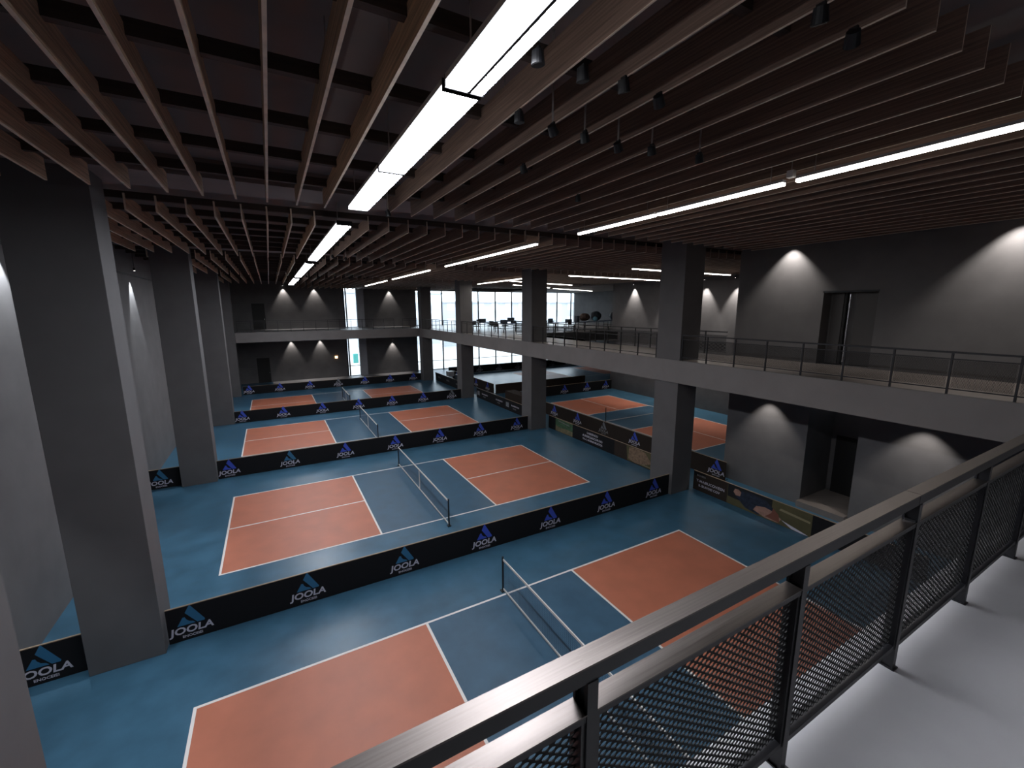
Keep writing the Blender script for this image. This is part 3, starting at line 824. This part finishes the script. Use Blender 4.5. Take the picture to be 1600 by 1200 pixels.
tag(o, 'green cabinet outside the lower slot window', 'cabinet')

# ------------------------------------------------------------------ gym furniture on the upper level
def table(x, y, rz, label, top='navy_top'):
    r = thing('gym_table', label, 'table', (x, y, ZM), rz, 'dark tables in the upper gym')
    MB().box(-1.35, 1.35, -0.75, 0.75, 0.72, 0.76).build('tabletop', top, r)
    for sx in (-1.05, 1.05):
        for sy in (-0.6, 0.6):
            MB().box(sx-0.025, sx+0.025, sy-0.025, sy+0.025, 0, 0.72).build('leg', 'leg_black', r)
    MB().box(-1.05, 1.05, -0.02, 0.02, 0.30, 0.34).build('stretcher', 'leg_black', r)
    return r
tpos = [(13.0, 15.6, 0.1, 'at the left, before the windows'), (16.2, 15.4, 0.0, 'second from the left'), (19.2, 15.2, 0.05, 'third from the left'), (22.2, 16.0, -0.1, 'piled with bags'),
        (12.6, 20.5, 0.0, 'second row left'), (15.8, 20.6, 0.1, 'second row middle'), (19.4, 20.4, 0.0, 'second row right'), (25.6, 17.2, 0.2, 'under the wall speaker')]
for x, y, a, l in tpos:
    table(x, y, a, f'dark table on the upper gym floor, {l}')
def chair(x, y, rz, label):
    r = thing('chair', label, 'chair', (x, y, ZM), rz, 'black chairs in the upper gym')
    MB().box(-0.22, 0.22, -0.22, 0.22, 0.43, 0.48).build('seat', 'leg_black', r, bevel=0.01)
    MB().box(-0.22, 0.22, 0.20, 0.24, 0.52, 0.92).build('backrest', 'leg_black', r, bevel=0.01)
    for sx in (-0.19, 0.19):
        for sy in (-0.19, 0.21):
            MB().tube((sx, sy, 0), (sx, sy, 0.43 if sy < 0 else 0.55), 0.014, n=6).build('leg', 'leg_black', r)
    return r
for i, (x, y, a) in enumerate(((11.2, 14.3, 0.3), (12.2, 17.6, 3.0), (13.8, 14.1, 0.2), (15.2, 13.9, 0.1), (16.6, 17.3, 2.9), (18.3, 13.9, 0.2), (20.4, 17.2, 3.1), (11.4, 18.9, 0.4), (14.3, 18.8, 0.2), (17.7, 18.8, -0.2), (10.9, 22.5, 1.2), (13.5, 23.0, 2.8))):
    chair(x, y, a, f'black chair among the upper gym tables, {ORD[i]} counted from the front left')
def item(nm, mb, m_, label, cat, grp=None, bev=0.0):
    tag(mb.build(nm, m_, bevel=bev), label, cat, grp)
item('gear_bag', MB().blob((21.45, 16.1, ZM+1.16), (0.60, 0.45, 0.38), jit=0.05), 'bag_brown', 'brown soft bag on the piled table', 'bag', 'bags on the piled table')
item('gear_bag', MB().blob((22.75, 16.0, ZM+1.25), (0.62, 0.45, 0.46), jit=0.05), 'bag', 'dark blue soft bag on the piled table', 'bag', 'bags on the piled table')
item('cloth_bundle', MB().blob((22.1, 15.3, ZM+1.0), (0.25, 0.2, 0.22), jit=0.06), 'pale_blue', 'pale blue bundle in front of the two bags', 'bag', 'bags on the piled table')
item('ball_bag', MB().blob((25.9, 17.0, ZM+1.19), (0.42, 0.4, 0.40), jit=0.03), 'bag', 'round dark bag on the table under the wall speaker', 'bag')
for k, (x, y, w_, h_) in enumerate(((12.4, 15.5, 0.5, 0.3), (13.5, 15.8, 0.35, 0.22), (16.0, 15.5, 0.6, 0.28), (17.0, 15.3, 0.3, 0.35), (19.0, 15.3, 0.5, 0.25), (19.8, 15.1, 0.3, 0.55), (15.9, 20.6, 0.6, 0.35), (12.7, 20.4, 0.6, 0.3))):
    item('equipment_case', MB().box(x-w_/2, x+w_/2, y-0.2, y+0.2, ZM+0.76, ZM+0.76+h_), 'bag', f'dark equipment case standing on a gym table, {ORD[k]} counted from the front left', 'case', 'equipment cases on the gym tables', 0.02)
r = thing('wall_speaker', 'black loudspeaker high on the blue-grey gym wall', 'speaker', (33.85, 22.6, 8.6))
MB().box(-0.45, 0.0, -0.3, 0.3, -0.5, 0.5).build('speaker_body', 'black', r, bevel=0.03)
MB().box(0.0, 0.15, -0.05, 0.05, -0.05, 0.05).build('wall_bracket', 'black', r)
o = MB().box(1.1, 1.35, 33.93, 34.0, 2.1, 2.35).build('wall_sign', 'exit_lamp', bevel=0.01)
tag(o, 'small glowing orange wall sign left of the lower slot window', 'sign')
# white equipment seen left of the third right pillar, lower level
for k, (x, y) in enumerate(((11.3, 25.6), (11.2, 22.9))):
    r = thing('ball_cart', f'{"dark" if k else "pale"} ball cart behind the far banners', 'cart', (x, y, 0))
    MB().box(-0.3, 0.3, -0.4, 0.4, 0.45, 0.95).build('basket', 'housing' if not k else 'bag', r, bevel=0.02)
    for sx in (-0.25, 0.25):
        for sy in (-0.35, 0.35):
            MB().tube((sx, sy, 0), (sx, sy, 0.45), 0.02, n=6).build('leg', 'leg_black', r)
